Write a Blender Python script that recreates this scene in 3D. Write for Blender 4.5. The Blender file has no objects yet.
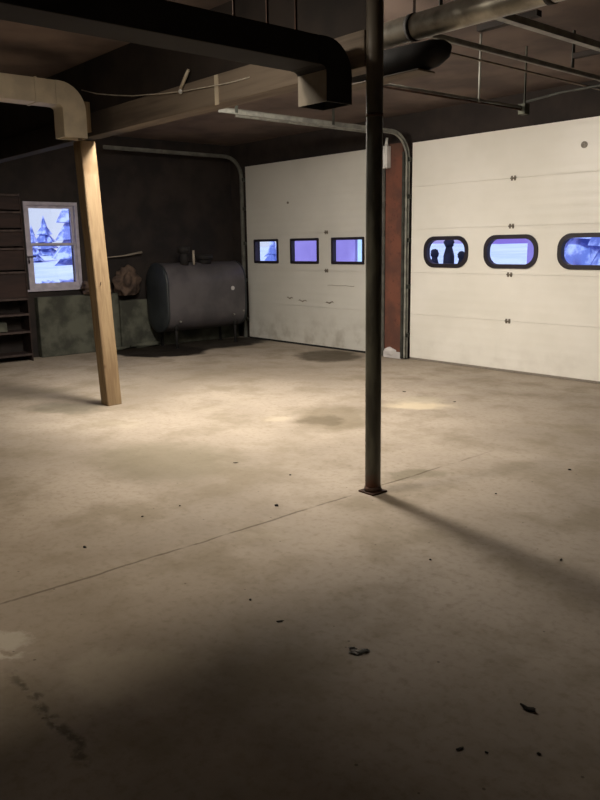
import bpy, bmesh, math, random
from mathutils import Vector, Matrix, noise
random.seed(7)
S = bpy.context.scene
COL = S.collection
PI = math.pi

# ------------------------------------------------------------------ materials
def new_mat(name):
    m = bpy.data.materials.new(name); m.use_nodes = True
    nt = m.node_tree; b = nt.nodes['Principled BSDF']
    return m, nt, b
def nd(nt, t, **kw):
    n = nt.nodes.new(t)
    for k, v in kw.items(): setattr(n, k, v)
    return n
def setin(nt, node, key, v):
    if hasattr(v, 'links') or isinstance(v, bpy.types.NodeSocket): nt.links.new(v, node.inputs[key])
    else: node.inputs[key].default_value = v
def mathn(nt, op, a, b=0.0, c=None, clamp=False):
    n = nd(nt, 'ShaderNodeMath', operation=op, use_clamp=clamp)
    setin(nt, n, 0, a); setin(nt, n, 1, b)
    if c is not None: setin(nt, n, 2, c)
    return n.outputs[0]
def smooth(nt, v, e0, e1, o0=0.0, o1=1.0):
    n = nd(nt, 'ShaderNodeMapRange', interpolation_type='SMOOTHSTEP')
    setin(nt, n, 0, v)
    for i, q in enumerate((e0, e1, o0, o1)): n.inputs[i+1].default_value = q
    return n.outputs[0]
def noise_n(nt, vec, scale, detail=4, rough=.55, dist=0):
    n = nd(nt, 'ShaderNodeTexNoise'); nt.links.new(vec, n.inputs['Vector'])
    n.inputs['Scale'].default_value = scale; n.inputs['Detail'].default_value = detail
    n.inputs['Roughness'].default_value = rough; n.inputs['Distortion'].default_value = dist
    return n.outputs['Fac']
def mixc(nt, fac, a, b):
    n = nd(nt, 'ShaderNodeMix', data_type='RGBA')
    setin(nt, n, 0, fac)
    for i, q in ((6, a), (7, b)):
        if isinstance(q, (tuple, list)): n.inputs[i].default_value = (*q[:3], 1)
        else: nt.links.new(q, n.inputs[i])
    return n.outputs[2]
def bump(nt, b, h, strength=.3, dist=.01):
    n = nd(nt, 'ShaderNodeBump'); n.inputs['Strength'].default_value = strength
    n.inputs['Distance'].default_value = dist
    nt.links.new(h, n.inputs['Height']); nt.links.new(n.outputs[0], b.inputs['Normal'])
def world_pos(nt):
    return nd(nt, 'ShaderNodeNewGeometry').outputs['Position']
def obj_pos(nt):
    return nd(nt, 'ShaderNodeTexCoord').outputs['Object']

def simple(name, c1, c2=None, scale=6, rough=.7, metal=0, bmp=.15, stretch=(1, 1, 1), spec=.4, lo=.35, hi=.65):
    m, nt, b = new_mat(name)
    p = world_pos(nt)
    mp = nd(nt, 'ShaderNodeMapping'); nt.links.new(p, mp.inputs[0]); mp.inputs['Scale'].default_value = stretch
    c2 = c2 or tuple(x*.7 for x in c1)
    n = noise_n(nt, mp.outputs[0], scale)
    nt.links.new(mixc(nt, smooth(nt, n, lo, hi), c1, c2), b.inputs['Base Color'])
    b.inputs['Roughness'].default_value = rough; b.inputs['Metallic'].default_value = metal
    b.inputs['Specular IOR Level'].default_value = spec
    if bmp: bump(nt, b, noise_n(nt, mp.outputs[0], scale*5), bmp, .004)
    return m

M = {}
M['ceiling'] = simple('ceiling_board', (.17, .125, .105), (.095, .07, .062), 1.3, .85, bmp=.2)
M['dark_wall'] = simple('sooty_wall', (.016, .013, .013), (.03, .023, .02), 2.2, .9, bmp=.3)
M['header'] = simple('dark_header', (.022, .017, .015), (.035, .026, .022), 3, .85)
M['room_wall'] = simple('plain_wall', (.06, .048, .036), (.04, .035, .03), 1.5, .9)
M['ledge'] = simple('old_concrete', (.11, .115, .09), (.045, .047, .038), 3.5, .9, bmp=.5)
M['beam'] = simple('beam_wood', (.19, .15, .11), (.12, .093, .07), 3, .75, stretch=(.3, 3, 6))
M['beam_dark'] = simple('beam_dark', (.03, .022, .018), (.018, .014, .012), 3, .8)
M['seam'] = simple('dark_seam', (.02, .02, .02), None, 4, .9, bmp=0)
M['black_plastic'] = simple('black_frame', (.022, .016, .026), (.014, .012, .016), 5, .5, bmp=0)
M['rust'] = simple('rusty_iron', (.075, .035, .022), (.04, .022, .015), 15, .85)
M['dark_steel'] = simple('dark_steel', (.045, .043, .036), (.028, .026, .02), 5, .5, metal=.2)
M['track'] = simple('track_steel', (.34, .34, .30), (.22, .22, .20), 8, .5, metal=.2)
M['track_mid'] = simple('track_steel_grey', (.20, .20, .18), (.13, .13, .115), 8, .5, metal=.2)
M['track_dark'] = simple('track_steel_dull', (.06, .065, .055), (.035, .035, .03), 8, .6, metal=.3)
M['galv'] = simple('galvanized_sheet', (.66, .58, .44), (.50, .44, .34), 3, .5, metal=.1, bmp=.1)
M['duct_dark'] = simple('dull_dark_duct', (.024, .022, .022), (.016, .015, .015), 2, .75, metal=.0, spec=.2)
M['outlet'] = simple('outlet_sheet_lit', (.32, .285, .235), (.24, .21, .17), 4, .6)
M['silver'] = simple('silver_pipe', (.46, .43, .36), (.22, .20, .16), 5, .38, metal=.3, bmp=.3)
M['tank'] = simple('tank_paint', (.092, .085, .092), (.062, .058, .064), 2.5, .45, metal=.0, bmp=.1, spec=.5)
M['tank_end'] = simple('tank_end_dark', (.030, .036, .040), (.020, .024, .027), 3, .5)  # end caps a darker tone than the shell
M['white_paint'] = simple('white_paint', (.62, .60, .60), (.5, .48, .48), 6, .55)
M['window_paint'] = simple('window_paint', (.50, .47, .55), (.38, .36, .44), 7, .5, bmp=.05)
M['white_box'] = simple('white_plastic', (.75, .74, .72), (.6, .6, .58), 9, .4, bmp=0)
M['shelf'] = simple('dark_shelf_wood', (.035, .019, .016), (.02, .012, .011), 4, .8, stretch=(4, .5, 4))
M['shelf_edge'] = simple('worn_shelf_edge', (.07, .05, .045), (.035, .024, .022), 9, .8)
M['cardboard'] = simple('cardboard', (.16, .115, .09), (.11, .08, .065), 4, .9)
M['sack'] = simple('brown_sack', (.115, .078, .058), (.05, .034, .028), 7, .9, bmp=.6)
M['snow'] = simple('snow', (.85, .92, .98), (.70, .80, .95), .35, .9, bmp=.1)
M['cord'] = simple('cord_white', (.6, .55, .46), None, 20, .7, bmp=0)
M['fleck'] = simple('dirt_fleck', (.03, .022, .014), (.015, .012, .01), 40, .95)
M['paper'] = simple('grey_paper', (.36, .35, .33), (.2, .2, .19), 40, .8, lo=.45, hi=.6)
M['twig_bark'] = simple('bark', (.05, .045, .06), None, 5, .9)
M['conifer'] = simple('snowy_conifer', (.16, .20, .48), (.55, .60, .90), 1.4, .9, lo=.45, hi=.6)
M['shrub'] = simple('dark_shrub', (.006, .006, .014), (.014, .012, .03), 6, .95)
M['siding'] = simple('violet_siding', (.34, .24, .50), (.29, .20, .44), 1, .8)
M['siding_white'] = simple('pale_siding', (.62, .78, .80), (.55, .7, .75), 1, .8)
M['roof'] = simple('snow_roof', (.8, .86, .95), None, 2, .9)
M['sticker'] = simple('grey_hardware', (.28, .25, .2), (.14, .12, .1), 30, .5, metal=.3)
M['scuff'] = simple('scuff_mark', (.20, .17, .14), (.30, .27, .23), 60, .8, bmp=0)

def glass():
    m = bpy.data.materials.new('window_glass'); m.use_nodes = True; nt = m.node_tree; nt.nodes.clear()
    o = nd(nt, 'ShaderNodeOutputMaterial'); mx = nd(nt, 'ShaderNodeMixShader')
    t = nd(nt, 'ShaderNodeBsdfTransparent'); g = nd(nt, 'ShaderNodeBsdfGlossy')
    t.inputs[0].default_value = (.95, .95, 1, 1); g.inputs['Roughness'].default_value = .05
    mx.inputs[0].default_value = .05
    nt.links.new(t.outputs[0], mx.inputs[1]); nt.links.new(g.outputs[0], mx.inputs[2]); nt.links.new(mx.outputs[0], o.inputs[0])
    return m
M['glass'] = glass()

def post_wood():
    m, nt, b = new_mat('post_wood')
    p = obj_pos(nt)
    mp = nd(nt, 'ShaderNodeMapping'); nt.links.new(p, mp.inputs[0]); mp.inputs['Scale'].default_value = (9, 9, .9)
    n = noise_n(nt, mp.outputs[0], 2.2, 5, .6, 1.2)
    c = mixc(nt, smooth(nt, n, .3, .7), (.28, .20, .11), (.19, .125, .065))
    n2 = noise_n(nt, p, 3.5, 2)
    c = mixc(nt, smooth(nt, n2, .60, .74), c, (.20, .125, .06))
    v = nd(nt, 'ShaderNodeTexVoronoi'); nt.links.new(p, v.inputs['Vector']); v.inputs['Scale'].default_value = 2.6
    c = mixc(nt, smooth(nt, v.outputs['Distance'], .10, .05), c, (.13, .07, .035))
    nt.links.new(c, b.inputs['Base Color']); b.inputs['Roughness'].default_value = .75
    bump(nt, b, n, .3, .006)
    return m
M['post'] = post_wood()

def brick_red():
    m, nt, b = new_mat('red_brown_pier')
    p = world_pos(nt)
    n = noise_n(nt, p, 3.2, 5, .6); n2 = noise_n(nt, p, 14, 4)
    c = mixc(nt, smooth(nt, n, .35, .65), (.17, .062, .038), (.10, .042, .03))
    c = mixc(nt, smooth(nt, n2, .58, .72), c, (.10, .035, .025))
    sep = nd(nt, 'ShaderNodeSeparateXYZ'); nt.links.new(p, sep.inputs[0])
    top = smooth(nt, sep.outputs['Z'], 2.75, 3.05)
    c = mixc(nt, top, c, (.09, .045, .03))
    nt.links.new(c, b.inputs['Base Color']); b.inputs['Roughness'].default_value = .8
    bump(nt, b, n2, .35, .006)
    return m
M['pier'] = brick_red()

def door_mat(name, c1, c2, grime):
    m, nt, b = new_mat(name)
    p = world_pos(nt)
    sep = nd(nt, 'ShaderNodeSeparateXYZ'); nt.links.new(p, sep.inputs[0]); z = sep.outputs['Z']
    n = noise_n(nt, p, .9, 5)
    c = mixc(nt, smooth(nt, n, .35, .7), c1, c2)
    low = mathn(nt, 'MULTIPLY', smooth(nt, z, .7, .0), smooth(nt, noise_n(nt, p, 4, 5), .4, .7), clamp=True)
    c = mixc(nt, mathn(nt, 'MULTIPLY', low, grime), c, (.22, .18, .13))
    nt.links.new(c, b.inputs['Base Color']); b.inputs['Roughness'].default_value = .33
    b.inputs['Specular IOR Level'].default_value = .45
    mp = nd(nt, 'ShaderNodeMapping'); nt.links.new(p, mp.inputs[0]); mp.inputs['Scale'].default_value = (.5, 1, 5.5)
    w = nd(nt, 'ShaderNodeTexWave', wave_type='BANDS', bands_direction='Z', wave_profile='SIN')
    nt.links.new(p, w.inputs['Vector']); w.inputs['Scale'].default_value = 2.62; w.inputs['Distortion'].default_value = .3
    h = mathn(nt, 'ADD', mathn(nt, 'MULTIPLY', w.outputs['Fac'], .5), noise_n(nt, mp.outputs[0], 2.5, 4))
    bump(nt, b, h, .22, .012)
    return m
M['door_far'] = door_mat('door_panel_grey', (.68, .67, .62), (.61, .60, .55), .5)
M['door_near'] = door_mat('door_panel_cream', (.88, .86, .80), (.81, .79, .72), .12)

def floor_mat():
    m, nt, b = new_mat('stained_concrete')
    p = world_pos(nt)
    # wobble the coordinates so that stains and painted shadows have ragged outlines
    nz = nd(nt, 'ShaderNodeTexNoise'); nt.links.new(p, nz.inputs['Vector']); nz.inputs['Scale'].default_value = 2.6; nz.inputs['Detail'].default_value = 6; nz.inputs['Roughness'].default_value = .65
    sb = nd(nt, 'ShaderNodeVectorMath', operation='SUBTRACT'); nt.links.new(nz.outputs['Color'], sb.inputs[0]); sb.inputs[1].default_value = (.5, .5, .5)
    sc = nd(nt, 'ShaderNodeVectorMath', operation='SCALE'); nt.links.new(sb.outputs[0], sc.inputs[0]); sc.inputs['Scale'].default_value = .55
    ad = nd(nt, 'ShaderNodeVectorMath', operation='ADD'); nt.links.new(p, ad.inputs[0]); nt.links.new(sc.outputs[0], ad.inputs[1])
    sp = nd(nt, 'ShaderNodeSeparateXYZ'); nt.links.new(ad.outputs[0], sp.inputs[0])
    s0 = nd(nt, 'ShaderNodeSeparateXYZ'); nt.links.new(p, s0.inputs[0])
    def ell(cx, cy, inv, soft=(1.35, .55)):
        dx = mathn(nt, 'SUBTRACT', sp.outputs[0], cx); dy = mathn(nt, 'SUBTRACT', sp.outputs[1], cy)
        u = mathn(nt, 'ADD', mathn(nt, 'MULTIPLY', dx, inv[0][0]), mathn(nt, 'MULTIPLY', dy, inv[0][1]))
        v = mathn(nt, 'ADD', mathn(nt, 'MULTIPLY', dx, inv[1][0]), mathn(nt, 'MULTIPLY', dy, inv[1][1]))
        r = mathn(nt, 'SQRT', mathn(nt, 'ADD', mathn(nt, 'MULTIPLY', u, u), mathn(nt, 'MULTIPLY', v, v)))
        return smooth(nt, r, soft[0], soft[1])
    big = noise_n(nt, p, .55, 6, .55, .4); mid = noise_n(nt, p, 2.0, 6, .6); fine = noise_n(nt, p, 22, 5, .65)
    c = mixc(nt, smooth(nt, big, .32, .68), (.425, .365, .30), (.30, .255, .205))
    c = mixc(nt, mathn(nt, 'MULTIPLY', smooth(nt, mid, .45, .68), .55), c, (.22, .185, .13))
    c = mixc(nt, mathn(nt, 'MULTIPLY', smooth(nt, fine, .45, .75), .45), c, (.20, .165, .115))
    c = mixc(nt, mathn(nt, 'MULTIPLY', smooth(nt, noise_n(nt, p, 1.3, 5), .60, .78), .35), c, (.52, .46, .36))
    def put(mask, amt, col):
        nonlocal c
        c = mixc(nt, mathn(nt, 'MULTIPLY', mask, amt, clamp=True), c, col)
    put(ell(-5.1, 3.0, [[.88, 1.46], [-1.24, 1.2]]), .7, (.19, .165, .115))
    put(ell(-7.59, 3.28, [[1.16, 2.57], [-2.8, 2.8]]), .55, (.13, .12, .09))  # cast shadow of the wooden post, painted on the floor
    put(ell(-8.7, 3.4, [[.9, 1.6], [-1.4, 1.7]]), .4, (.16, .14, .11))
    put(ell(-8.36, 7.83, [[1.35, 1.43], [-1.07, 1.14]], (1.15, .75)), .85, (.075, .06, .04))
    put(ell(-5.25, 4.95, [[2.0, 2.1], [-1.35, 1.35]], (1.35, .75)), .55, (.17, .14, .09))
    put(ell(-5.25, 4.82, [[3.0, 3.2], [-3.4, 3.4]], (1.3, .6)), .55, (.10, .08, .05))
    put(ell(-5.62, 4.56, [[7, 7], [-7, 7]], (1.4, .4)), .5, (.50, .43, .33))
    put(ell(-5.03, 5.98, [[2.0, 1.75], [-3.4, 3.4]], (1.35, .5)), .75, (.64, .55, .40))
    put(ell(-5.25, 6.22, [[2.6, 2.2], [-3.6, 3.6]], (1.35, .5)), .4, (.52, .46, .35))
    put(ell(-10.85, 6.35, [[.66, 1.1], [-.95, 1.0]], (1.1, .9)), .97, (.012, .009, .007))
    put(ell(-10.9, 7.5, [[1.7, 0], [0, .9]], (1.2, .85)), .93, (.018, .015, .013))  # shade under the oil tank, painted dark
    put(ell(-3.50, 4.10, [[4.2, 3.8], [-5.5, 5.3]], (1.4, .5)), .6, (.17, .15, .10))  # cast shadow of the steel post, painted on
    put(ell(-3.32, 3.85, [[4.5, 4.2], [-7, 7]], (1.4, .5)), .35, (.19, .16, .11))  # second lobe of that painted post shadow
    put(ell(-2.5, 1.28, [[1.6, 3.1], [-3.6, 3.3]], (1.3, .7)), .35, (.55, .49, .39))
    put(ell(-3.15, 1.02, [[5, 6], [-14, 14]], (1.4, .6)), .45, (.60, .56, .49))
    put(ell(-3.02, .98, [[8, 9], [-20, 20]], (1.4, .5)), .5, (.62, .58, .50))
    # saw-cut joint running towards the doors, worn joint across it
    wob = mathn(nt, 'MULTIPLY', mathn(nt, 'SUBTRACT', noise_n(nt, p, 3.0, 3), .5), .06)
    jx = mathn(nt, 'ABSOLUTE', mathn(nt, 'ADD', mathn(nt, 'ADD', s0.outputs[0], 3.47), wob))
    jm = mathn(nt, 'MULTIPLY', smooth(nt, jx, .014, .003), smooth(nt, noise_n(nt, p, 5, 3), .30, .5))
    jm = mathn(nt, 'MULTIPLY', jm, smooth(nt, s0.outputs[1], 5.4, 4.2, .0, 1))
    put(jm, .6, (.07, .05, .03))
    wob2 = mathn(nt, 'MULTIPLY', mathn(nt, 'SUBTRACT', noise_n(nt, p, 7.0, 4), .5), .12)
    jy = mathn(nt, 'ABSOLUTE', mathn(nt, 'ADD', mathn(nt, 'SUBTRACT', s0.outputs[1], .915), wob2))
    ex = mathn(nt, 'MULTIPLY', smooth(nt, s0.outputs[0], -2.95, -2.7), smooth(nt, s0.outputs[0], -2.0, -2.2))
    jm2 = mathn(nt, 'MULTIPLY', mathn(nt, 'MULTIPLY', smooth(nt, jy, .03, .004), ex), smooth(nt, noise_n(nt, p, 18, 4), .38, .55))
    put(jm2, .6, (.045, .035, .022))
    # pin-head grit
    v = nd(nt, 'ShaderNodeTexVoronoi'); nt.links.new(p, v.inputs['Vector']); v.inputs['Scale'].default_value = 7
    put(smooth(nt, v.outputs['Distance'], .055, .03), .6, (.06, .045, .03))
    nt.links.new(c, b.inputs['Base Color'])
    nt.links.new(smooth(nt, mid, .3, .7, .55, .8), b.inputs['Roughness'])
    b.inputs['Specular IOR Level'].default_value = .12
    h = mathn(nt, 'ADD', mathn(nt, 'MULTIPLY', fine, .35), mathn(nt, 'MULTIPLY', mid, 1.0))
    h = mathn(nt, 'SUBTRACT', h, mathn(nt, 'ADD', jm, jm2))
    bump(nt, b, h, .35, .012)
    return m
M['floor'] = floor_mat()

def steel_post_mat():
    m, nt, b = new_mat('old_painted_post')
    p = world_pos(nt)
    sep = nd(nt, 'ShaderNodeSeparateXYZ'); nt.links.new(p, sep.inputs[0])
    mp = nd(nt, 'ShaderNodeMapping'); nt.links.new(p, mp.inputs[0]); mp.inputs['Scale'].default_value = (4, 4, 1)
    n = noise_n(nt, mp.outputs[0], 4, 5)
    c = mixc(nt, smooth(nt, n, .35, .65), (.085, .083, .062), (.04, .038, .028))
    z = sep.outputs['Z']
    zz = mathn(nt, 'ADD', z, mathn(nt, 'MULTIPLY', mathn(nt, 'SUBTRACT', noise_n(nt, p, 9, 3), .5), .25))
    c = mixc(nt, smooth(nt, zz, .16, .04), c, (.10, .035, .018))
    c = mixc(nt, smooth(nt, zz, 2.35, 2.75), c, (.10, .085, .065))
    nt.links.new(c, b.inputs['Base Color']); b.inputs['Roughness'].default_value = .5
    bump(nt, b, n, .3, .005)
    return m
M['steel_post'] = steel_post_mat()

# ------------------------------------------------------------------ mesh helpers
def box(bm, x0, x1, y0, y1, z0, z1, bev=0):
    r = bmesh.ops.create_cube(bm, size=1)
    vs = r['verts']
    bmesh.ops.scale(bm, vec=(x1-x0, y1-y0, z1-z0), verts=vs)
    bmesh.ops.translate(bm, vec=((x0+x1)/2, (y0+y1)/2, (z0+z1)/2), verts=vs)
    if bev:
        es = list({e for v in vs for e in v.link_edges})
        bmesh.ops.bevel(bm, geom=es, offset=bev, segments=2, affect='EDGES', profile=.5)
def tube(bm, pts, r, seg=12, caps=True, closed=False):
    """round tube through points; r a number or a list"""
    P = [Vector(p) for p in pts]; n = len(P); rings = []
    up = None
    for i, p in enumerate(P):
        d = (P[min(i+1, n-1)] - P[max(i-1, 0)]).normalized()
        if up is None:
            up = Vector((0, 0, 1)) if abs(d.z) < .9 else Vector((1, 0, 0))
        a = (up - d*up.dot(d)).normalized(); up = a; bb = d.cross(a)
        rr = r[i] if isinstance(r, (list, tuple)) else r
        rings.append([bm.verts.new(p + (a*math.cos(t) + bb*math.sin(t))*rr) for t in (2*PI*k/seg for k in range(seg))])
    for i in range(n-1):
        for k in range(seg):
            f = bm.faces.new((rings[i][k], rings[i][(k+1) % seg], rings[i+1][(k+1) % seg], rings[i+1][k])); f.smooth = True
    if caps:
        bm.faces.new(rings[0][::-1]); bm.faces.new(rings[-1])
def sweep_profile(bm, pts, prof, side):
    """sweep a closed 2D profile (u along 'side', v perpendicular to path in the path plane)"""
    P = [Vector(p) for p in pts]; side = Vector(side); rings = []; n = len(P)
    for i, p in enumerate(P):
        d = (P[min(i+1, n-1)] - P[max(i-1, 0)]).normalized(); v = side.cross(d).normalized()
        rings.append([bm.verts.new(p + side*a + v*b) for a, b in prof])
    k = len(prof)
    for i in range(n-1):
        for j in range(k):
            bm.faces.new((rings[i][j], rings[i][(j+1) % k], rings[i+1][(j+1) % k], rings[i+1][j]))
    bm.faces.new(rings[0][::-1]); bm.faces.new(rings[-1])
def plate(bm, outer, holes, T, thick):
    """flat plate with holes: 2D loops mapped by T(u,v,w), extruded to thick"""
    loops = [outer] + holes
    for w0 in (0,):
        es = []
        for lp in loops:
            vs = [bm.verts.new(T(u, v, 0)) for u, v in lp]
            es += [bm.edges.new((vs[i], vs[(i+1) % len(vs)])) for i in range(len(vs))]
        r = bmesh.ops.triangle_fill(bm, use_beauty=True, use_dissolve=False, edges=es)
        fs = [g for g in r['geom'] if isinstance(g, bmesh.types.BMFace)]
        ex = bmesh.ops.extrude_face_region(bm, geom=fs)
        vs = [g for g in ex['geom'] if isinstance(g, bmesh.types.BMVert)]
        off = Vector(T(0, 0, thick)) - Vector(T(0, 0, 0))
        bmesh.ops.translate(bm, vec=off, verts=vs)
def rect(u0, u1, v0, v1): return [(u0, v0), (u1, v0), (u1, v1), (u0, v1)]
def rrect(u0, u1, v0, v1, r, n=8):
    out = []
    for cx, cy, a0 in ((u1-r, v0+r, -PI/2), (u1-r, v1-r, 0), (u0+r, v1-r, PI/2), (u0+r, v0+r, PI)):
        for k in range(n+1):
            a = a0 + PI/2*k/n; out.append((cx+r*math.cos(a), cy+r*math.sin(a)))
    return out
def mk(name, bm, mat, parent=None, origin=None, smooth_all=False):
    bmesh.ops.recalc_face_normals(bm, faces=bm.faces)
    me = bpy.data.meshes.new(name)
    if origin is not None: bmesh.ops.translate(bm, vec=-Vector(origin), verts=bm.verts)
    if smooth_all:
        for f in bm.faces: f.smooth = True
    bm.to_mesh(me); bm.free()
    o = bpy.data.objects.new(name, me); COL.objects.link(o)
    me.materials.append(M[mat] if isinstance(mat, str) else mat)
    if origin is not None: o.location = origin
    if parent is not None:
        o.parent = parent; o.matrix_parent_inverse = parent.matrix_basis.inverted()
    return o
def NB(): return bmesh.new()
def tag(o, label, cat, group=None):
    o['label'] = label; o['category'] = cat
    if group: o['group'] = group
    return o
def thing(name, label, cat, loc=(0, 0, 0), group=None):
    o = bpy.data.objects.new(name, None); COL.objects.link(o); o.location = loc; o.empty_display_size = .1
    return tag(o, label, cat, group)
def struct(o, label=None, cat=None):
    o['kind'] = 'structure'
    if label: o['label'] = label
    if cat: o['category'] = cat
    return o
def bx(name, dims, mat, parent=None, bev=0):
    bm = NB(); box(bm, *dims, bev=bev)
    return mk(name, bm, mat, parent)
def lump(bm, c, r, amp=.15, fr=2.0, sub=3, seed=0):
    q = bmesh.ops.create_icosphere(bm, subdivisions=sub, radius=1)
    for v in q['verts']:
        d = v.co.normalized(); k = 1 + amp*noise.noise(d*fr + Vector((seed*3.1, seed, -seed)))*2
        v.co = Vector((c[0]+d.x*r[0]*k, c[1]+d.y*r[1]*k, c[2]+d.z*r[2]*k))

# ------------------------------------------------------------------ shell
XL, XR, YF, YB, H = -11.6, 3.0, -4.5, 8.48, 3.42
bm = NB(); box(bm, XL-.25, XR+.2, YF-.2, YB+.25, -.15, 0)
struct(mk('floor', bm, 'floor'), 'stained bare concrete garage floor with a saw-cut joint', 'floor')
bm = NB(); box(bm, XL-.25, XR+.2, YF-.2, YB+.25, H, H+.15)
struct(mk('ceiling', bm, 'ceiling'), 'low dark brown boarded ceiling', 'ceiling')
bm = NB(); plate(bm, rect(YF, YB+.2, 0, H), [rect(4.64, 5.42, 1.08, 2.32)], lambda u, v, w: (XL-w, u, v), .2)
struct(mk('wall_left', bm, 'dark_wall'), 'dark sooty side wall with one bright window', 'wall')
bm = NB()
plate(bm, [(XL, 0), (-11.05, 0), (-11.05, 2.96), (-7.86, 2.96), (-7.86, 0), (-7.24, 0), (-7.24, 2.96), (-3.96, 2.96), (-3.96, 0), (XR, 0), (XR, H), (XL, H)],
      [], lambda u, v, w: (u, YB+w, v), .2)
struct(mk('wall_back', bm, 'header'), 'dark wall around and above the two garage doors', 'wall')
bm = NB(); box(bm, XR, XR+.2, YF, YB+.2, 0, H); struct(mk('wall_right', bm, 'room_wall'), 'plain wall beside the camera', 'wall')
bm = NB(); box(bm, XL, XR, YF-.2, YF, 0, H); struct(mk('wall_front', bm, 'room_wall'), 'plain wall behind the camera', 'wall')

# low concrete foundation band on the left wall
bm = NB()
box(bm, XL, XL+.14, 4.66, 6.02, 0, .93, .012)
box(bm, XL, XL+.18, 6.02, 8.44, 0, .80, .012)
struct(mk('trim_1', bm, 'ledge'), 'rough grey concrete foundation ledge under the window', 'ledge')

# red brown pier between doors
pier = bx('trim_2', (-7.67, -7.36, 8.33, 8.48, 0, 3.03), 'pier', bev=.008)
struct(pier, 'red brown painted pier between the two garage doors', 'pier')
bm = NB(); box(bm, -7.685, -7.345, 8.318, 8.40, 0, .10, .01); lump(bm, (-7.56, 8.33, .09), (.13, .025, .07), .3, 2, 2, 4)
o = mk('plinth', bm, 'white_paint', pier); o['label'] = 'chipped pale concrete foot of the pier'

# ------------------------------------------------------------------ left wall window
w = bpy.data.objects.new('window_1', None); COL.objects.link(w); w.location = (XL, 5.01, 1.05)
struct(w, 'small double-hung window with pale frame in the dark side wall', 'window')
T = lambda u, v, w_: (XL+.03-w_, u, v)
bm = NB(); plate(bm, rect(4.60, 5.46, 1.04, 2.36), [rect(4.65, 5.41, 1.09, 2.31)], T, .12); mk('window_frame', bm, 'window_paint', w)
bm = NB(); plate(bm, rect(4.645, 5.415, 1.70, 2.315), [rect(4.70, 5.37, 1.735, 2.265)], lambda u, v, w_: (XL-.03-w_, u, v), .03); s1 = mk('upper_sash', bm, 'window_paint', w)
bm = NB(); plate(bm, rect(4.645, 5.415, 1.085, 1.745), [rect(4.70, 5.37, 1.135, 1.71)], lambda u, v, w_: (XL+.01-w_, u, v), .03); s2 = mk('lower_sash', bm, 'window_paint', w)
bx('pane', (XL-.048, XL-.044, 4.69, 5.38, 1.73, 2.27), 'glass', s1)
bx('pane', (XL-.008, XL-.004, 4.69, 5.38, 1.13, 1.715), 'glass', s2)
bm = NB(); box(bm, XL-.02, XL+.05, 4.55, 5.47, 1.015, 1.045, .004); mk('window_sill', bm, 'window_paint', w)
bm = NB(); box(bm, XL+.028, XL+.05, 4.60, 4.73, 1.53, 1.55); tube(bm, [(XL+.04, 4.62, 1.54), (XL+.04, 4.62, 1.44)], .012, 8)
mk('latch', bm, 'black_plastic', s2)

# ------------------------------------------------------------------ garage doors
YD = 8.43           # inner face of the doors
SEAMS = [0.03, 0.66, 1.25, 1.85, 2.43, 3.02]
def garage_door(idx, x0, x1, wins, rounded, mat, label, seam_shift=0):
    root = bpy.data.objects.new('door_%d' % idx, None); COL.objects.link(root); root.location = ((x0+x1)/2, YD, 0)
    struct(root, label, 'garage door')
    T = lambda u, v, w_: (u, YD+w_, v)
    panels = []
    for i in range(5):
        a, b_ = SEAMS[i]+.001, SEAMS[i+1]-.0015
        bm = NB(); holes = []
        if i == 2:
            for (u0, u1, v0, v1) in wins:
                m_ = .03
                holes.append(rrect(u0+m_, u1-m_, v0+m_, v1-m_, .15 if rounded else .012, 8 if rounded else 2))
        plate(bm, rect(x0, x1, a, b_), holes, T, .045)
        panels.append(mk('door_panel', bm, mat, root))
    # a tongue behind every seam so no daylight leaks
    bm = NB()
    for i in range(1, 5): box(bm, x0+.01, x1-.01, YD+.012, YD+.04, SEAMS[i]-.012, SEAMS[i]+.012)
    mk('seam_strip', bm, mat, root)
    bm = NB(); box(bm, x0, x1, YD+.004, YD+.042, .0, .034, .003); mk('bottom_seal', bm, 'seam' if idx == 1 else 'scuff', root)
    for (u0, u1, v0, v1) in wins:
        bm = NB()
        fw = .052 if rounded else .04
        ro, ri = (.175, .135) if rounded else (.02, .01)
        plate(bm, rrect(u0, u1, v0, v1, ro, 8), [rrect(u0+fw, u1-fw, v0+fw, v1-fw, ri, 8)], lambda u, v, w_: (u, YD-.018+w_, v), .075)
        fr = mk('window_frame', bm, 'black_plastic', panels[2])
        bm = NB(); plate(bm, rrect(u0+fw*.8, u1-fw*.8, v0+fw*.8, v1-fw*.8, ri, 8), [], lambda u, v, w_: (u, YD+.02+w_, v), .004)
        mk('window_pane', bm, 'glass', panels[2])
    return root, panels
W1 = [(-10.89, -10.22, 1.355, 1.765), (-9.90, -9.20, 1.355, 1.765), (-8.90, -8.18, 1.355, 1.765)]
W2 = [(-7.02, -6.27, 1.325, 1.745), (-6.02, -5.23, 1.325, 1.745), (-4.965, -4.17, 1.325, 1.745)]
d1, p1 = garage_door(1, -11.10, -7.82, W1, False, 'door_far', 'dull grey-white sectional garage door with three square-cornered windows')
d2, p2 = garage_door(2, -7.26, -3.92, W2, True, 'door_near', 'bright cream sectional garage door with round-ended windows')
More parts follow.
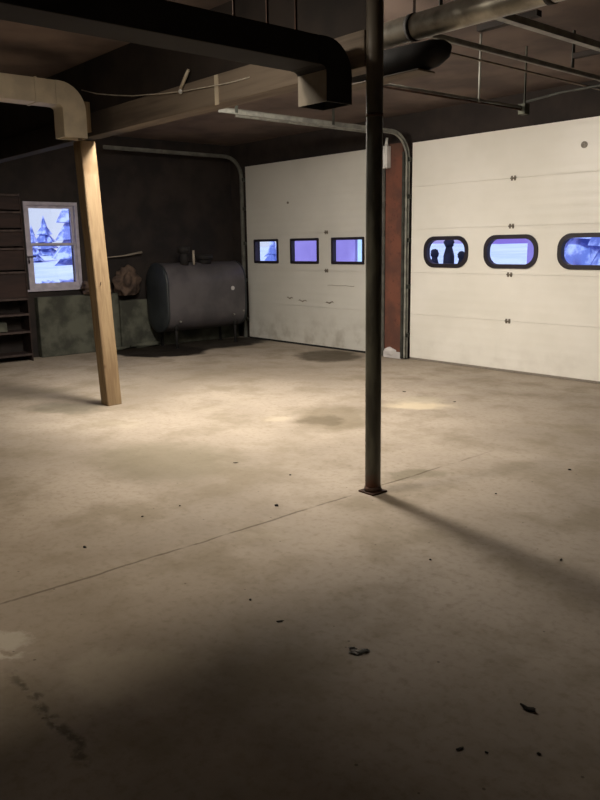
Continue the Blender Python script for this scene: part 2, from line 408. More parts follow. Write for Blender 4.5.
# centre hinges
def hinge(parent, x, z):
    bm = NB()
    box(bm, x-.035, x-.008, YD-.008, YD, z-.03, z+.028, .002)
    box(bm, x+.008, x+.035, YD-.008, YD, z-.03, z+.028, .002)
    tube(bm, [(x-.04, YD-.012, z), (x+.04, YD-.012, z)], .008, 8)
    mk('hinge', bm, 'sticker', parent)
for z in SEAMS[1:5]: hinge(d2, -5.62, z)
for z in SEAMS[2:4]: hinge(d1, -9.02, z)
bm = NB(); tube(bm, [(-4.70, YD-.012, 2.73), (-4.70, YD+.002, 2.73)], .038, 14); tube(bm, [(-4.70, YD-.02, 2.73), (-4.70, YD-.01, 2.73)], .018, 10)
mk('bolt', bm, 'sticker', d2)
bm = NB(); tube(bm, [(-9.95, YD-.012, 2.35), (-9.95, YD+.002, 2.35)], .02, 12); mk('bolt', bm, 'sticker', d1)
# scuffs at bumper height on the far door
for (xa, xb, z) in ((-10.02, -9.86, .78), (-9.72, -9.50, .745), (-9.05, -8.86, .735)):
    bm = NB()
    pts = [(xa+(xb-xa)*k/6, YD-.002, z+.012*math.sin(k*1.7)+(.02*k/6 if xa > -9.2 else 0)) for k in range(7)]
    tube(bm, pts, [.003, .010, .008, .013, .008, .009, .002], 6); mk('scuff', bm, 'scuff', d1)
bm = NB(); tube(bm, [(-9.0+.1*k, YD-.001, 1.02+.004*math.sin(k*2)) for k in range(7)], .004, 6); mk('scuff', bm, 'scuff', d1)

# ------------------------------------------------------------------ door tracks
def track(name, x, y_end, label, side, mat='track', zt=3.16, r=.34, gauge=.028, yv=8.36, double=False):
    t = thing(name, label, 'door track', (x, yv, 0), 'garage door tracks')
    pts = [(x, yv, .02), (x, yv, 1.0), (x, yv, 2.0), (x, yv, zt-r)]
    for k in range(1, 10):
        a = PI/2*k/10; pts.append((x, yv-r+r*math.cos(a), zt-r+r*math.sin(a)))
    pts += [(x, yv-r, zt), (x, (yv+y_end)/2, zt), (x, y_end, zt)]
    g = gauge; prof = [(-.004, -g), (.03*side, -g), (.03*side, -g+.004), (0, -g+.004), (0, g-.004), (.03*side, g-.004), (.03*side, g), (-.004, g)]
    bm = NB(); sweep_profile(bm, pts, prof, (1, 0, 0)); mk('rail', bm, mat, t)
    for z in (.35, 1.05, 1.7, 2.3, 2.8):
        bm = NB(); box(bm, x-.02 if side > 0 else x-.03, x+.03 if side > 0 else x+.02, yv+.02, 8.47, z-.03, z+.03, .003)
        tube(bm, [(x-.035, yv+.04, z), (x+.035, yv+.04, z)], .012, 8)
        mk('bracket', bm, 'track_dark', t)
    return t
t1 = track('garage_door_track', -11.14, 5.75, 'door track curving beside the oil tank at the far left corner', 1, 'track_mid', zt=3.17)
t2 = track('garage_door_track', -7.73, 5.75, 'door track on the far door side of the red pier', -1, zt=3.20)
t3 = track('garage_door_track', -7.30, 5.2, 'door track with a large bend on the near door side of the red pier', 1, zt=3.14)
t4 = track('garage_door_track', -3.78, 4.42, 'door track hung high at the right edge beside the round pipe', -1, zt=3.12, gauge=.019)
# rusty angle alongside the near horizontal track and hangers
for t, x, ys, sd in ((t3, -7.24, (5.4, 6.9), 1), (t4, -3.72, (4.6, 6.4), 1)):
    for y in ys:
        bm = NB(); box(bm, x-.004, x+.004, y-.018, y+.018, 3.12, H); mk('hanger', bm, 'track_dark', t)
bm = NB(); box(bm, -3.86, -3.83, 4.42, 8.2, 3.04, 3.05); mk('angle_iron', bm, 'beam', t4)
bm = NB()   # neighbouring bay's rail
box(bm, -3.20, -3.14, 4.36, 8.3, 3.08, 3.086); box(bm, -3.146, -3.14, 4.36, 8.3, 3.08, 3.125)
rl = thing('overhead_rail', 'steel overhead rail at the top right corner of the view', 'rail', (-3.17, 6, 3.08))
mk('angle', bm, 'track', rl)
for y in (4.6, 6.2, 8.0):
    bm = NB(); box(bm, -3.175, -3.165, y-.02, y+.02, 3.085, H); mk('hanger', bm, 'track_dark', rl)
for y in (5.0, 6.35):
    bm = NB(); box(bm, -3.68, -3.18, y-.03, y+.03, 3.18, 3.22); mk('brace', bm, 'beam_dark', rl)

# roller/vertical dark strip by the near door
bm = NB()
box(bm, -7.335, -7.30, 8.30, 8.36, .02, 2.9)
mk('seal_strip', bm, 'track_dark', t3)

# white box above track
t = thing('junction_box', 'tall narrow white box high on the red brown pier beside the steel post', 'box', (-7.61, 8.30, 2.72))
bm = NB(); box(bm, -7.66, -7.565, 8.235, 8.328, 2.70, 3.0, .012); mk('housing', bm, 'white_box', t)
bm = NB(); box(bm, -7.645, -7.58, 8.227, 8.236, 2.73, 2.92, .003); mk('cover', bm, 'white_box', t)
bm = NB(); tube(bm, [(-7.61, 8.28, 3.0), (-7.61, 8.28, 3.05), (-7.61, 8.29, 3.11)], [.03, .02, .018], 10); mk('neck', bm, 'white_box', t)

# ------------------------------------------------------------------ posts and beam
px, py = -7.42, 3.74
bm = NB()
box(bm, -.082, .082, -.082, .082, 0, 2.71)
bmesh.ops.subdivide_edges(bm, edges=[e for e in bm.edges if abs(e.verts[0].co.z-e.verts[1].co.z) > 1], cuts=24)
for v in bm.verts: v.co.x += .004*noise.noise(v.co*2.2); v.co.y += .004*noise.noise(v.co*2.2+Vector((5, 1, 2)))
bmesh.ops.bevel(bm, geom=[e for e in bm.edges if abs(e.verts[0].co.z-e.verts[1].co.z) > .05], offset=.006, segments=2, affect='EDGES')
post = thing('wooden_post', 'square raw yellowish timber post standing left of centre', 'post', (px, py, 0))
o = mk('shaft', bm, 'post'); o.parent = post; post_tilt = (math.radians(1.7), math.radians(-1.5), 0); o.rotation_euler = post_tilt
bm = NB(); tube(bm, [(px+.04, py-.06, 1.28), (px+.075, py-.075, 1.29), (px+.095, py-.08, 1.31)], .004, 6)
mk('nail', bm, 'rust', post)

sp = thing('steel_post', 'slim round dark steel post standing in the middle', 'post', (-3.42, 3.61, 0))
bm = NB(); tube(bm, [(-3.42, 3.61, z) for z in (.0, .3, 1.0, 1.6, 2.2, 2.7, H)], .0525, 24); mk('shaft', bm, 'steel_post', sp)
bm = NB()
box(bm, -3.49, -3.35, 3.54, 3.68, 0, .012, .003); tube(bm, [(-3.42, 3.61, .01), (-3.42, 3.61, .045)], [.062, .055], 24); mk('base_plate', bm, 'rust', sp)
bm = NB(); tube(bm, [(-3.42, 3.61, 2.42), (-3.42, 3.61, 2.44)], .0545, 24); mk('collar', bm, 'rust', sp)

def beam_falloff():
    m, nt, b = new_mat('beam_wood_falloff')
    p = world_pos(nt); sep = nd(nt, 'ShaderNodeSeparateXYZ'); nt.links.new(p, sep.inputs[0])
    mp = nd(nt, 'ShaderNodeMapping'); nt.links.new(p, mp.inputs[0]); mp.inputs['Scale'].default_value = (.3, 3, 6)
    n = noise_n(nt, mp.outputs[0], 3, 5)
    c = mixc(nt, smooth(nt, n, .35, .65), (.20, .16, .12), (.125, .097, .075))
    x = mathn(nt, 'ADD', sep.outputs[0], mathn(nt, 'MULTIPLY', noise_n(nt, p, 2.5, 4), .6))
    c = mixc(nt, smooth(nt, x, -5.9, -6.8), c, (.03, .023, .02))  # darker to the left: light falloff painted into the wood
    nt.links.new(c, b.inputs['Base Color']); b.inputs['Roughness'].default_value = .8; bump(nt, b, n, .2, .005)
    return m
bt = thing('ceiling_beam', 'long tan timber beam crossing above the wooden post', 'beam', (-7.4, 3.74, 2.71))
bm = NB(); box(bm, -7.36, -3.50, 3.60, 3.76, 2.725, 2.94, .006); mk('timber', bm, beam_falloff(), bt)
bm = NB(); box(bm, XL+.01, -7.362, 3.605, 3.755, 2.727, 2.94, .006); o = mk('timber', bm, 'beam_dark', bt); o['label'] = 'far length of the beam with shade painted in'  # unlit length, its shade put into the dark colour
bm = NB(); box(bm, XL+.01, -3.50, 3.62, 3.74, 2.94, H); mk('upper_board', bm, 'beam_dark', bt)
bm = NB(); box(bm, -5.09, -5.045, 3.592, 3.60, 2.72, 2.935); o = mk('strap', bm, 'galv', bt)
bm = NB(); box(bm, -7.30, -7.19, 3.54, 3.60, 2.76, 3.04, .004); mk('cleat', bm, 'post', bt)
bm = NB()
for (xa, xb) in ((-5.55, -5.42),): 
    q = [(xa, 3.58, 2.90), (xb, 3.58, 3.03)]
    tube(bm, q, .014, 6)
mk('brace', bm, 'galv', bt)

# cord with ball
cd = thing('hanging_cord', 'thin white cord sagging in front of the tan beam', 'cord', (-6.3, 3.6, 2.98))
bm = NB()
ctrl = [(-7.14, 3.50, 3.13), (-6.9, 3.53, 3.065), (-6.6, 3.56, 3.01), (-6.31, 3.575, 2.965), (-5.9, 3.58, 2.92), (-5.54, 3.58, 2.885), (-5.2, 3.585, 2.865), (-4.9, 3.59, 2.85), (-4.65, 3.594, 2.85)]
tube(bm, ctrl, .0045, 6); mk('string', bm, 'cord', cd)
bm = NB(); lump(bm, (-5.54, 3.575, 2.885), (.018, .018, .02), 0, 1, 2); mk('ball', bm, 'white_box', cd)

# ------------------------------------------------------------------ ducts
def duct(name, label, x0, x1, y0, y1, zb, zt, zmouth, depth, matrun, matfront, seams, loc):
    """flat duct along +Y that turns down at its far end; mouth depth along Y"""
    d = thing(name, label, 'duct', loc)
    re = (zt-zb)+.02        # elbow start
    ys = y1-depth-.06
    bm = NB(); box(bm, x0, x1, y0, ys, zb, zt, .004); mk('duct_run', bm, matrun, d)
    # elbow: quarter bend profile in YZ, extruded in X
    n = 8; prof = [(ys, zt)]
    R = min(zt-zb+.04, y1-ys)
    for k in range(n+1):
        a = PI/2 - PI/2*k/n; prof.append((y1-R+R*math.cos(a), zt-R+R*math.sin(a)))
    prof.append((y1, zmouth+.10)); prof.append((y1-depth, zmouth+.10))
    r2 = .04
    for k in range(5):
        a = PI/2*k/4; prof.append((y1-depth-r2+r2*math.cos(a), zb-r2+r2*math.sin(a)))
    prof.append((ys, zb))
    seen = []; [seen.append(q) for q in prof if not seen or (abs(q[0]-seen[-1][0])+abs(q[1]-seen[-1][1])) > 1e-4]
    if abs(seen[0][0]-seen[-1][0])+abs(seen[0][1]-seen[-1][1]) < 1e-4: seen.pop()
    bm = NB()
    fa = [bm.verts.new((x0-.003, u, v)) for u, v in seen]; fb = [bm.verts.new((x1+.003, u, v)) for u, v in seen]
    k = len(seen)
    bm.faces.new(fa); bm.faces.new(fb[::-1])
    for i in range(k): bm.faces.new((fa[i], fa[(i+1) % k], fb[(i+1) % k], fb[i]))
    mk('elbow', bm, matrun, d)
    # open mouth: thin walls
    bm = NB(); th = .006
    plate(bm, rect(x0-.002, x1+.002, y1-depth, y1), [rect(x0+th, x1-th, y1-depth+th, y1-th)], lambda u, v, w_: (u, v, zmouth+w_), .105)
    mo = mk('outlet', bm, matrun, d)
    bm = NB(); box(bm, x0, x1, y1-depth-.004, y1-depth, zmouth, zb-.01); mk('outlet_face', bm, matfront, d)
    for y in seams:
        bm = NB(); box(bm, x0-.006, x1+.006, y-.012, y+.012, zb-.006, zt+.006, .002); mk('seam', bm, matrun, d)
    return d
da = duct('air_duct', 'pale galvanized duct turning down in front of the wooden post', -7.22, -7.02, -2.0, 3.47, 2.955, 3.165, 2.675, .225, 'galv', 'galv', (3.0, 1.4), (-7.1, 0, 3.0))
db = duct('air_duct', 'wide dark duct crossing the top left and turning down at centre', -3.86, -3.60, -3.0, 3.59, 2.72, 2.885, 2.515, .215, 'duct_dark', 'outlet', (1.0,), (-3.7, 0, 2.8))  # outlet face paler than the run: light on it put into its colour
for y in (2.76, 3.0, 3.22):
    bm = NB(); box(bm, -3.70, -3.694, y-.008, y+.008, 2.885, H); mk('hanger', bm, 'rust', db)
for y in (.6, -1.2):
    bm = NB(); box(bm, -3.73, -3.724, y-.01, y+.01, 2.885, H); mk('hanger', bm, 'rust', db)
for y in (-.5, 2.2):
    bm = NB(); box(bm, -7.12, -7.114, y-.01, y+.01, 3.165, H); mk('hanger', bm, 'rust', da)

# silver round pipe
sv = thing('exhaust_pipe', 'round silvery pipe slanting to the top right behind the steel post', 'pipe', (-3, 4.2, 3.07))
bm = NB(); tube(bm, [(x, 4.2, 3.07) for x in (-4.45, -3.9, -3.3, -2.6, -1.8, -.6)], .083, 28); mk('pipe_run', bm, 'silver', sv)
for x in (-3.62, -2.6):
    bm = NB(); tube(bm, [(x-.02, 4.2, 3.07), (x+.02, 4.2, 3.07)], .088, 28); mk('collar', bm, 'beam_dark', sv)
    bm = NB(); box(bm, x-.01, x+.01, 4.197, 4.203, 3.15, H); mk('hanger', bm, 'rust', sv)
# dark blunt ended duct beneath it
dk = thing('flexible_duct', 'blunt black duct end tucked under the silvery pipe', 'duct', (-3.7, 4.2, 2.87))
bm = NB()
tube(bm, [(-4.35, 4.16, 2.89), (-4.1, 4.17, 2.885), (-3.8, 4.18, 2.875), (-3.55, 4.18, 2.865), (-3.42, 4.18, 2.87), (-3.34, 4.18, 2.88), (-3.30, 4.18, 2.89)], [.075, .085, .093, .095, .086, .06, .02], 22)
mk('sleeve', bm, 'duct_dark', dk)
bm = NB(); box(bm, -4.2, -3.45, 4.05, 4.22, 2.755, 2.767, .003)
mk('strap', bm, 'beam', dk)
for x in (-4.1, -3.8):
    bm = NB(); box(bm, x-.01, x+.01, 4.05, 4.056, 2.76, 3.43); mk('hanger', bm, 'beam_dark', dk)

# ceiling pipe with hangers, white tape and wire near duct
cp = thing('ceiling_pipe', 'thin rusty pipe along the ceiling above the dark duct', 'pipe', (-4.68, 4, 3.39))
bm = NB(); tube(bm, [(-4.70, 2.4, 3.395), (-4.68, 3.7, 3.395), (-4.64, 5.0, 3.395)], .018, 10); mk('pipe_run', bm, 'rust', cp)
for y in (3.9, 4.5):
    bm = NB(); box(bm, -4.70, -4.64, y-.012, y+.012, 3.33, 3.42); mk('clip', bm, 'rust', cp)
bm = NB()
vs = [bm.verts.new(q) for q in ((-4.32, 3.80, 3.42), (-4.25, 3.86, 3.42), (-4.27, 3.84, 3.32), (-4.30, 3.80, 3.262), (-4.33, 3.79, 3.33))]
bm.faces.new(vs); bmesh.ops.solidify(bm, geom=bm.faces[:], thickness=.004)
tag(mk('torn_tape', bm, 'white_paint'), 'torn white scrap of tape hanging at the top edge', 'tape')
bm = NB(); tube(bm, [(-4.20, 3.83, 3.42), (-4.165, 3.83, 3.36), (-4.11, 3.84, 3.34), (-4.10, 3.84, 3.28), (-4.09, 3.84, 3.15)], .008, 8)
tag(mk('bent_wire', bm, 'track_dark'), 'bent stub of wire hanging from the ceiling above the duct bend', 'wire')

# suspended pipe + conduit near the near door
su = thing('suspended_pipe', 'thin pipe hung by a rod before the top of the cream door', 'pipe', (-4.3, 5.6, 2.88))
bm = NB(); tube(bm, [(-4.35, 4.55, 2.885), (-4.33, 5.4, 2.885), (-4.28, 6.53, 2.885)], .013, 10); mk('pipe_run', bm, 'track', su)
bm = NB(); tube(bm, [(-4.34, 4.62, 2.862), (-4.28, 6.50, 2.862)], .009, 8); mk('cable', bm, 'rust', su)
bm = NB(); tube(bm, [(-4.285, 5.85, 2.87), (-4.285, 5.85, H)], .010, 8); box(bm, -4.33, -4.27, 5.83, 5.87, 2.865, 2.872); mk('rod', bm, 'track', su)
bm = NB(); box(bm, -4.31, -4.235, 6.49, 6.57, 2.82, 2.915, .006); box(bm, -4.28, -4.27, 6.53, 6.55, 2.9, 3.42); mk('end_bracket', bm, 'ledge', su)
bm = NB(); tube(bm, [(-4.25, 6.53, 2.93), (-3.9, 6.53, 2.96), (-3.0, 6.53, 2.965), (-1.5, 6.53, 2.965)], .011, 8); mk('conduit', bm, 'track_dark', su)

# ------------------------------------------------------------------ oil tank
tx0, tx1, ty0, ty1, tz0, tz1 = -11.38, -10.72, 6.48, 8.12, .27, 1.40
tk = thing('oil_tank', 'large dark grey steel heating oil tank in the far corner', 'tank', (-11.03, 7.1, 0))
def obround(cx, z0, z1, hw, n=12):
    pts = []
    for k in range(n+1): a = PI*k/n; pts.append((cx+hw*math.cos(a), z1-hw+hw*math.sin(a)))
    for k in range(n+1): a = PI+PI*k/n; pts.append((cx+hw*math.cos(a), z0+hw+hw*math.sin(a)))
    return pts
cx = (tx0+tx1)/2; hw = (tx1-tx0)/2
bm = NB()
prev = None; rings = []
for (y, ins) in ((ty0+.045, 0), (ty0+.06, 0), (7.1, 0), (ty1-.06, 0), (ty1-.045, 0)):
    rings.append([bm.verts.new((x, y, z)) for x, z in obround(cx, tz0+ins, tz1-ins, hw-ins)])
k = len(rings[0])
for a, b_ in zip(rings, rings[1:]):
    for i in range(k):
        f = bm.faces.new((a[i], a[(i+1) % k], b_[(i+1) % k], b_[i])); f.smooth = True
bm.faces.new(rings[0]); bm.faces.new(rings[-1][::-1])
mk('tank_shell', bm, 'tank', tk)
for (ya, sgn) in ((ty0+.045, -1), (ty1-.045, 1)):
    bm = NB(); rr = []
    for (dy, ins) in ((-.012*sgn, -.006), (.02*sgn, -.006), (.03*sgn, .02), (.055*sgn, .10), (.065*sgn, .24)):
        rr.append([bm.verts.new((x, ya+dy, z)) for x, z in obround(cx, tz0+ins, tz1-ins, hw-ins)])
    for a, b_ in zip(rr, rr[1:]):
        for i in range(k):
            f = bm.faces.new((a[i], a[(i+1) % k], b_[(i+1) % k], b_[i])); f.smooth = True
    bm.faces.new(rr[-1]); bm.faces.new(rr[0])
    mk('end_cap', bm, 'tank_end', tk)
for y in (ty0+.22, ty1-.22):
    for sgn in (-1, 1):
        x = cx+sgn*(hw-.10)
        bm = NB(); tube(bm, [(x, y, 0), (x, y, .42)], .024, 12); tube(bm, [(x, y, 0), (x, y, .01)], .045, 12); tube(bm, [(x, y, .30), (x, y, .42)], .032, 12)
        mk('leg', bm, 'duct_dark', tk)
bm = NB(); tube(bm, [(cx+.12, 6.98, 1.36), (cx+.12, 6.98, 1.58)], .07, 14); tube(bm, [(cx+.12, 6.98, 1.56), (cx+.12, 6.98, 1.67)], .10, 14); mk('filler_cap', bm, 'duct_dark', tk)
bm = NB(); tube(bm, [(cx+.18, 7.13, 1.36), (cx+.18, 7.13, 1.47), (cx+.18, 7.13, 1.60)], [.018, .022, .018], 12); mk('float_gauge', bm, 'outlet', tk)
bm = NB(); tube(bm, [(cx+.05, 7.42, 1.37), (cx+.05, 7.42, 1.47)], .12, 16); tube(bm, [(cx+.05, 7.42, 1.44), (cx+.05, 7.42, 1.52)], .15, 16); mk('vent_cap', bm, 'duct_dark', tk)
bm = NB(); tube(bm, [(tx1-.004, 7.80, .95), (tx1+.012, 7.80, .95)], .035, 14); mk('round_label', bm, 'white_paint', tk)
for (y, z) in ((ty1-.3, .50), (ty0+.25, .45), (ty1-.1, .55)):
    bm = NB(); tube(bm, [(tx1-.03, y, z), (tx1+.01, y, z)], .016, 8); mk('bolt', bm, 'track', tk)

# sacks and rod on the ledge between post and tank
for i, (y, z, r, lb) in enumerate(((5.55, 1.03, (.12, .16, .12), 'crumpled brown sack on the ledge just right of the wooden post'),
                                 (6.18, 1.08, (.13, .225, .25), 'rounded brown sack on the ledge nearest to the oil tank'),
                                 (5.80, 1.00, (.10, .06, .17), 'upright dark brown sack between the other two on the ledge'))):
    bm = NB(); lump(bm, (0, 0, 0), r, .22, 2.4, 4, i+2)
    for v in bm.verts: v.co.z = max(v.co.z, -r[2]*.78)
    o = mk('sack', bm, 'sack', smooth_all=True); o.location = (XL+.16+.01*i, y, z)
    tag(o, lb, 'sack', 'sacks piled on the ledge')
bm = NB(); tube(bm, [(XL+.05, 5.86, 1.50), (XL+.10, 6.2, 1.53), (XL+.14, 6.50, 1.58)], [.008, .012, .02], 8)
tag(mk('wooden_stick', bm, 'outlet'), 'pale stick poking out above the sacks toward the tank', 'stick')
bm = NB(); lump(bm, (XL+.20, 6.42, .045), (.05, .28, .045), .35, 3, 3, 9); lump(bm, (XL+.22, 5.95, .03), (.04, .15, .03), .3, 3, 2, 3)
tag(mk('rubble', bm, 'ledge', smooth_all=True), 'low ridge of pale rubble at the foot of the ledge', 'rubble')

# ------------------------------------------------------------------ shelving left of the window
sh = thing('shelving_unit', 'tall dark red-brown wooden shelving left of the window', 'shelving', (XL+.2, 3.9, 0))
y0, y1, xf = 3.1, 4.44, XL+.34
for y in (y0, y1-.015): bx('upright', (XL+.01, xf, y, y+.02, 0, 2.45), 'shelf', sh, .003)
for z in (.10, .44, .70, .93, 1.32, 1.66, 1.92, 2.18, 2.42):
    s_ = bx('shelf', (XL+.02, xf+.012, y0+.02, y1-.015, z-.018, z+.018), 'shelf', sh, .003)
    bm = NB(); box(bm, xf+.012, xf+.018, y0+.02, y1-.015, z-.012, z+.016); mk('edge_strip', bm, 'shelf_edge', s_)
bm = NB()
for za, zb in ((.93, 1.30), (1.34, 1.64), (1.68, 1.90), (1.94, 2.16), (2.2, 2.4)): box(bm, xf-.03, xf-.012, y0+.02, y1-.015, za+.02, zb)
mk('door_board', bm, 'shelf', sh)
bm = NB(); box(bm, XL+.08, xf-.03, 3.4, 3.95, .122, .36, .01); cb = tag(mk('cardboard_box', bm, 'cardboard'), 'low cardboard box on the bottom shelf left of the window', 'box')
bm = NB(); box(bm, XL+.07, xf-.02, 3.4, 4.1, .462, .60, .01); tag(mk('wooden_crate', bm, 'ledge'), 'flat grey crate on the second shelf from the floor', 'crate')

# ------------------------------------------------------------------ debris on floor
flecks = [
 (-4.64, 3.35, .020, 'leaf_fragment', 'small dark leaf fragment left of the joint, below the broad grey stain end'),
 (-3.65, 2.95, .022, 'pebble', 'dark pebble close beside the joint left of the steel post'),
 (-4.08, 2.49, .013, 'pebble', 'tiny dark pebble midway between wooden post and bottom edge'),
 (-3.85, 1.72, .018, 'pebble', 'dark pebble above the joint at far left'),
 (-4.07, 2.21, .014, 'pebble', 'small pebble in a short row left of the joint'),
 (-4.10, 3.45, .014, 'pebble', 'small pebble a step left of the steel post foot'),
 (-5.64, 6.46, .028, 'leaf_fragment', 'dark crumb just behind the pale sandy patch'),
 (-4.89, 6.41, .022, 'leaf_fragment', 'dark crumb right of the pale sandy patch'),
 (-1.33, 2.22, .032, 'leaf_fragment', 'curled dark leaf on the shaded floor at lower right'),
 (-1.36, 1.86, .016, 'leaf_fragment', 'torn leaf bit on the shaded floor near the bottom edge'),
 (-1.29, 1.91, .010, 'pebble', 'tiny black pebble beside the torn leaf near the bottom edge'),
 (-1.17, 2.03, .012, 'pebble', 'black pebble nearest to the bottom right corner'),
 (-2.44, 1.98, .018, 'leaf_fragment', 'flat dark leaf bit at the edge of the shade below the joint'),
 (-2.70, 2.01, .012, 'pebble', 'small pebble just under the joint in the shade edge'),
 (-2.77, 5.02, .018, 'pebble', 'dark pebble toward the right edge before the cream door'),
 (-2.82, 4.17, .012, 'pebble', 'tiny pebble on the open floor right of the steel post'),
 (-1.95, 3.50, .018, 'leaf_fragment', 'thin leaf bit on the shaded floor at the right'),
 (-2.42, 3.00, .012, 'pebble', 'tiny pebble in the shade right below the steel post'),
]
for i, (x, y, r, nm, lb) in enumerate(flecks):
    r *= .62
    bm = NB()
    if nm == 'pebble': lump(bm, (0, 0, r*.35), (r, r*.75, r*.5), .3, 2, 2, i)
    else:
        lump(bm, (0, 0, r*.2), (r*1.4, r*.6, r*.25), .45, 2.5, 2, i)
        for v in bm.verts: v.co.z += (v.co.x**2)*6
    for v in bm.verts: v.co.z = max(v.co.z, 0)
    o = mk(nm, bm, 'fleck'); o.location = (x, y, .0); o.rotation_euler = (0, 0, random.uniform(0, 3))
    tag(o, lb, 'debris' if nm == 'pebble' else 'leaf', 'grit and leaf bits on the floor')
bm = NB()
for (cx_, cy_, r, s) in ((0, 0, .024, 1), (.034, .016, .018, 2), (-.018, .028, .014, 3)):
    lump(bm, (cx_, cy_, .004), (r, r*.6, .006), .5, 2.5, 3, s)
for v in bm.verts: v.co.z = max(v.co.z, 0)
o = mk('paper_scrap', bm, 'paper'); o.location = (-2.02, 2.04, 0); o.rotation_euler = (0, 0, .75)
tag(o, 'crumpled pale grey paper scrap on the shaded floor', 'paper')

# ------------------------------------------------------------------ outdoors
bm = NB()
bmesh.ops.create_grid(bm, x_segments=90, y_segments=90, size=90)
for v in bm.verts:
    inside = (XL-1.5 < v.co.x < XR+1.5 and YF-1.5 < v.co.y < YB+1.5)
    q = min(max((v.co.y-11)/45, 0), 1); q2 = min(max((-v.co.x-50)/40, 0), 1)
    v.co.z = -.32 + (0 if inside else .25*noise.noise(v.co*.12)) + 1.75*q*q*(3-2*q) + 1.2*q2*q2*(3-2*q2)*(1-q)
o = mk('snow_ground', bm, 'snow', smooth_all=True); o['kind'] = 'structure'; o['label'] = 'snow-covered yard outside the windows'

def conifer(x, y, h, r, label, group='snowy trees outside', seed=0):
    t = thing('conifer_tree', label, 'tree', (x, y, -.4), group)
    bm = NB(); rnd = random.Random(seed)
    n = 7
    for i in range(n):
        z0 = -.35+h*.9*i/n; rr = r*(1-i/(n+.3)); dz = h*.22
        seg = 14; c = bm.verts.new((x, y, z0+dz))
        ring = [bm.verts.new((x+rr*(1+.28*rnd.uniform(-1, 1))*math.cos(2*PI*k/seg), y+rr*(1+.28*rnd.uniform(-1, 1))*math.sin(2*PI*k/seg), z0-.12*rr*rnd.random())) for k in range(seg)]
        for k in range(seg): bm.faces.new((ring[k], ring[(k+1) % seg], c))
        bm.faces.new(ring[::-1])
    mk('foliage', bm, 'conifer', t)
    bm = NB(); tube(bm, [(x, y, -.5), (x, y, h*.4)], [.09*r+.06, .05*r+.03], 8); mk('trunk', bm, 'twig_bark', t)
# trees beyond the side-wall window
for i, (x, y, h, r, lb) in enumerate((
    (-62, 28.8, 11, 2.1, 'tall bluish conifer filling the right of the side window'),
    (-78, 33.0, 5.5, 2.2, 'broad snowy conifer low in the middle of the side window'),
    (-88, 43.0, 10, 2.0, 'distant conifer behind the tall one in the side window'),
    (-68, 27.6, 4.2, 1.4, 'low snowy conifer at the skyline left in the side window'))):
    conifer(x, y, h, r, lb, seed=i)
for i, (x, y, r, lb) in enumerate(((-36, 15.2, (.5, .5, .30), 'small dark bush in snow low at left of the side window'), (-40, 18.4, (.5, .9, .18), 'low bush in snow low at right of the side window'))):
    bm = NB(); lump(bm, (0, 0, 0), r, .4, 3, 3, i+3); o = mk('bush', bm, 'conifer'); o.location = (x, y, -.15); tag(o, lb, 'bush', 'bushes in the snow')
# dark slim shrubs seen through the first round-ended window
for i, (u, top, wd, lb) in enumerate(((-6.86, 1.57, .17, 'short dark round-topped shrub left in the first round-ended window'),
                                     (-6.615, 1.73, .20, 'tallest dark round-topped shrub in the first round-ended window'),
                                     (-6.405, 1.54, .15, 'short dark round-topped shrub right in the first round-ended window'))):
    Y = 13.0; k = Y/8.46; x = u*k
    zt_ = 1.65+(top-1.65)*k
    t = thing('topiary_shrub', lb, 'shrub', (x, Y, -.3), 'dark shrubs outside the cream door')
    bm = NB(); lump(bm, (x, Y, zt_-wd*.55), (wd*.52, wd*.52, wd*.6), .12, 3, 3, i); mk('crown', bm, 'shrub', t, smooth_all=True)
    bm = NB(); tube(bm, [(x, Y, -.4), (x, Y, .7), (x, Y, zt_-wd*1.9), (x, Y, zt_-wd*1.1), (x, Y, zt_-wd*.7)], [wd*.62, wd*.62, wd*.58, wd*.36, wd*.34], 14); mk('foliage', bm, 'shrub', t)
# neighbour buildings and trees beyond the doors
def house(x0, x1, y0, y1, h, mat, label, z0=-.5):
    t = thing('house', label, 'building', ((x0+x1)/2, y0, z0), 'neighbouring buildings')
    bx('wall', (x0, x1, y0, y1, z0, h), mat, t)
    bm = NB(); xm = (x0+x1)/2
    v = [bm.verts.new(q) for q in ((x0-.3, y0-.3, h), (x1+.3, y0-.3, h), (xm, y0-.3, h+1.6), (x0-.3, y1+.3, h), (x1+.3, y1+.3, h), (xm, y1+.3, h+1.6))]
    for f in ((0, 1, 2), (3, 5, 4), (0, 3, 4, 1), (0, 2, 5, 3), (1, 4, 5, 2)): bm.faces.new([v[i] for i in f])
    mk('roof', bm, 'roof', t)
house(-20.0, -16.9, 17.0, 19.4, 3.6, 'siding', 'violet-grey house filling the middle window of the far door')
house(-12.77, -12.2, 20.0, 20.5, 3.4, 'siding', 'violet shed at the right of the second round-ended window')
house(-16.5, -15.0, 16.7, 17.4, 2.4, 'siding_white', 'small pale shed at the right of the last window of the far door')
for i, (x, y, h, r, lb) in enumerate((
    (-26.5, 21.5, 2.6, .8, 'low blue conifer in the first window of the far door'),
    (-36.0, 32, 12, 3.0, 'tall conifer behind the violet house'),
    (-14.3, 26.0, 8.5, 1.3, 'left blue conifer in the third round-ended window'),
    (-10.6, 21.0, 7.5, .9, 'middle blue conifer in the third round-ended window'),
    (-11.2, 24.4, 8.5, 1.2, 'right blue conifer in the third round-ended window'))):
    conifer(x, y, h, r, lb, seed=20+i)

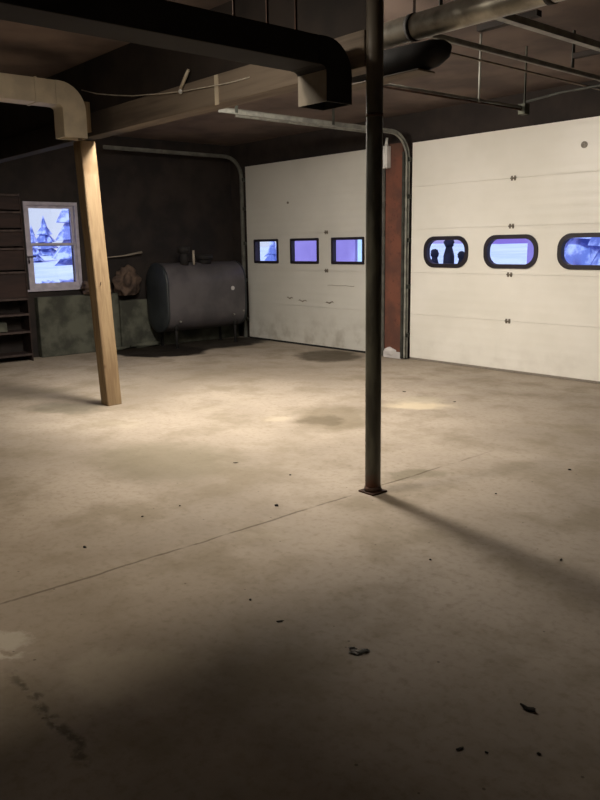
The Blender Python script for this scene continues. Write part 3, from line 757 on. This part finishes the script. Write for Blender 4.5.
# ------------------------------------------------------------------ light
wd = bpy.data.worlds.new('sky'); S.world = wd; wd.use_nodes = True
wn = wd.node_tree; bg = wn.nodes['Background']
tc = nd(wn, 'ShaderNodeTexCoord').outputs['Generated']
cl = noise_n(wn, tc, 5.0, 4, .55)
dp = nd(wn, 'ShaderNodeVectorMath', operation='DOT_PRODUCT'); wn.links.new(tc, dp.inputs[0]); dp.inputs[1].default_value = (-.912, .41, 0)
skc = mixc(wn, smooth(wn, cl, .46, .60), (.30, .22, .80), (.72, .78, 1.0))
wn.links.new(mixc(wn, smooth(wn, dp.outputs['Value'], .88, .97), skc, (.74, .84, 1.0)), bg.inputs[0]); bg.inputs[1].default_value = 1.0
def lamp(kind, name, loc, energy, color, size=.1, rot=None, sy=None):
    l = bpy.data.lights.new(name, kind); l.energy = energy; l.color = color
    o = bpy.data.objects.new(name, l); COL.objects.link(o); o.location = loc
    if kind == 'AREA':
        l.size = size
        if sy: l.shape = 'RECTANGLE'; l.size_y = sy
    elif kind == 'SUN': l.angle = size
    else: l.shadow_soft_size = size
    if rot: o.rotation_euler = rot
    return o
lamp('SUN', 'winter_sun', (0, -10, 20), 3.2, (.70, .95, 1), .05, (math.radians(50), 0, math.radians(20)))
lamp('AREA', 'front_tube', (-4.07, 1.5, 3.2), 50, (1, .86, .68), .12, None, 1.2)
lamp('AREA', 'middle_tube', (-6.1, 4.08, 3.3), 235, (1, .91, .79), 2.6, None, .34)
lamp('AREA', 'door_tube', (-5.6, 3.9, 3.15), 72, (1, .91, .79), 2.4, (math.radians(72), 0, 0), .2)  # unseen area lamp added behind the beam to brighten the doors
lamp('POINT', 'middle_fill', (-6.4, 4.12, 3.2), 30, (1, .91, .79), .2)  # extra unseen point light, added to lift the doors
lamp('POINT', 'small_bulb', (-4.20, 2.3, 3.10), 22, (1, .90, .76), .09)
lamp('AREA', 'room_fill', (-1.5, -2.5, 3.3), 3, (1, .85, .7), 2.0, (math.radians(15), 0, 0))

# ------------------------------------------------------------------ camera
Mr = [[0.6573624291491681, 0.7534323431132378, -0.014640392549427608], [0.1405824976578286, -0.14169743713160513, -0.979876725748], [-0.7403453235452977, 0.6420759617531488, -0.1990659720880925]]
cam = bpy.data.cameras.new('camera'); co = bpy.data.objects.new('camera', cam); COL.objects.link(co)
r_, d_, f_ = [Vector(q) for q in Mr]
mat = Matrix((( r_.x, -d_.x, -f_.x, 0), (r_.y, -d_.y, -f_.y, 0), (r_.z, -d_.z, -f_.z, 1.65), (0, 0, 0, 1)))
co.matrix_world = mat
cam.sensor_fit = 'HORIZONTAL'; cam.sensor_width = 36; cam.lens = 760.54*36/600; cam.clip_start = .05; cam.clip_end = 300
S.camera = co
S.view_settings.view_transform = 'Standard'; S.view_settings.look = 'None'
S.view_settings.exposure = 0; S.view_settings.gamma = 1
S.cycles.use_denoising = True
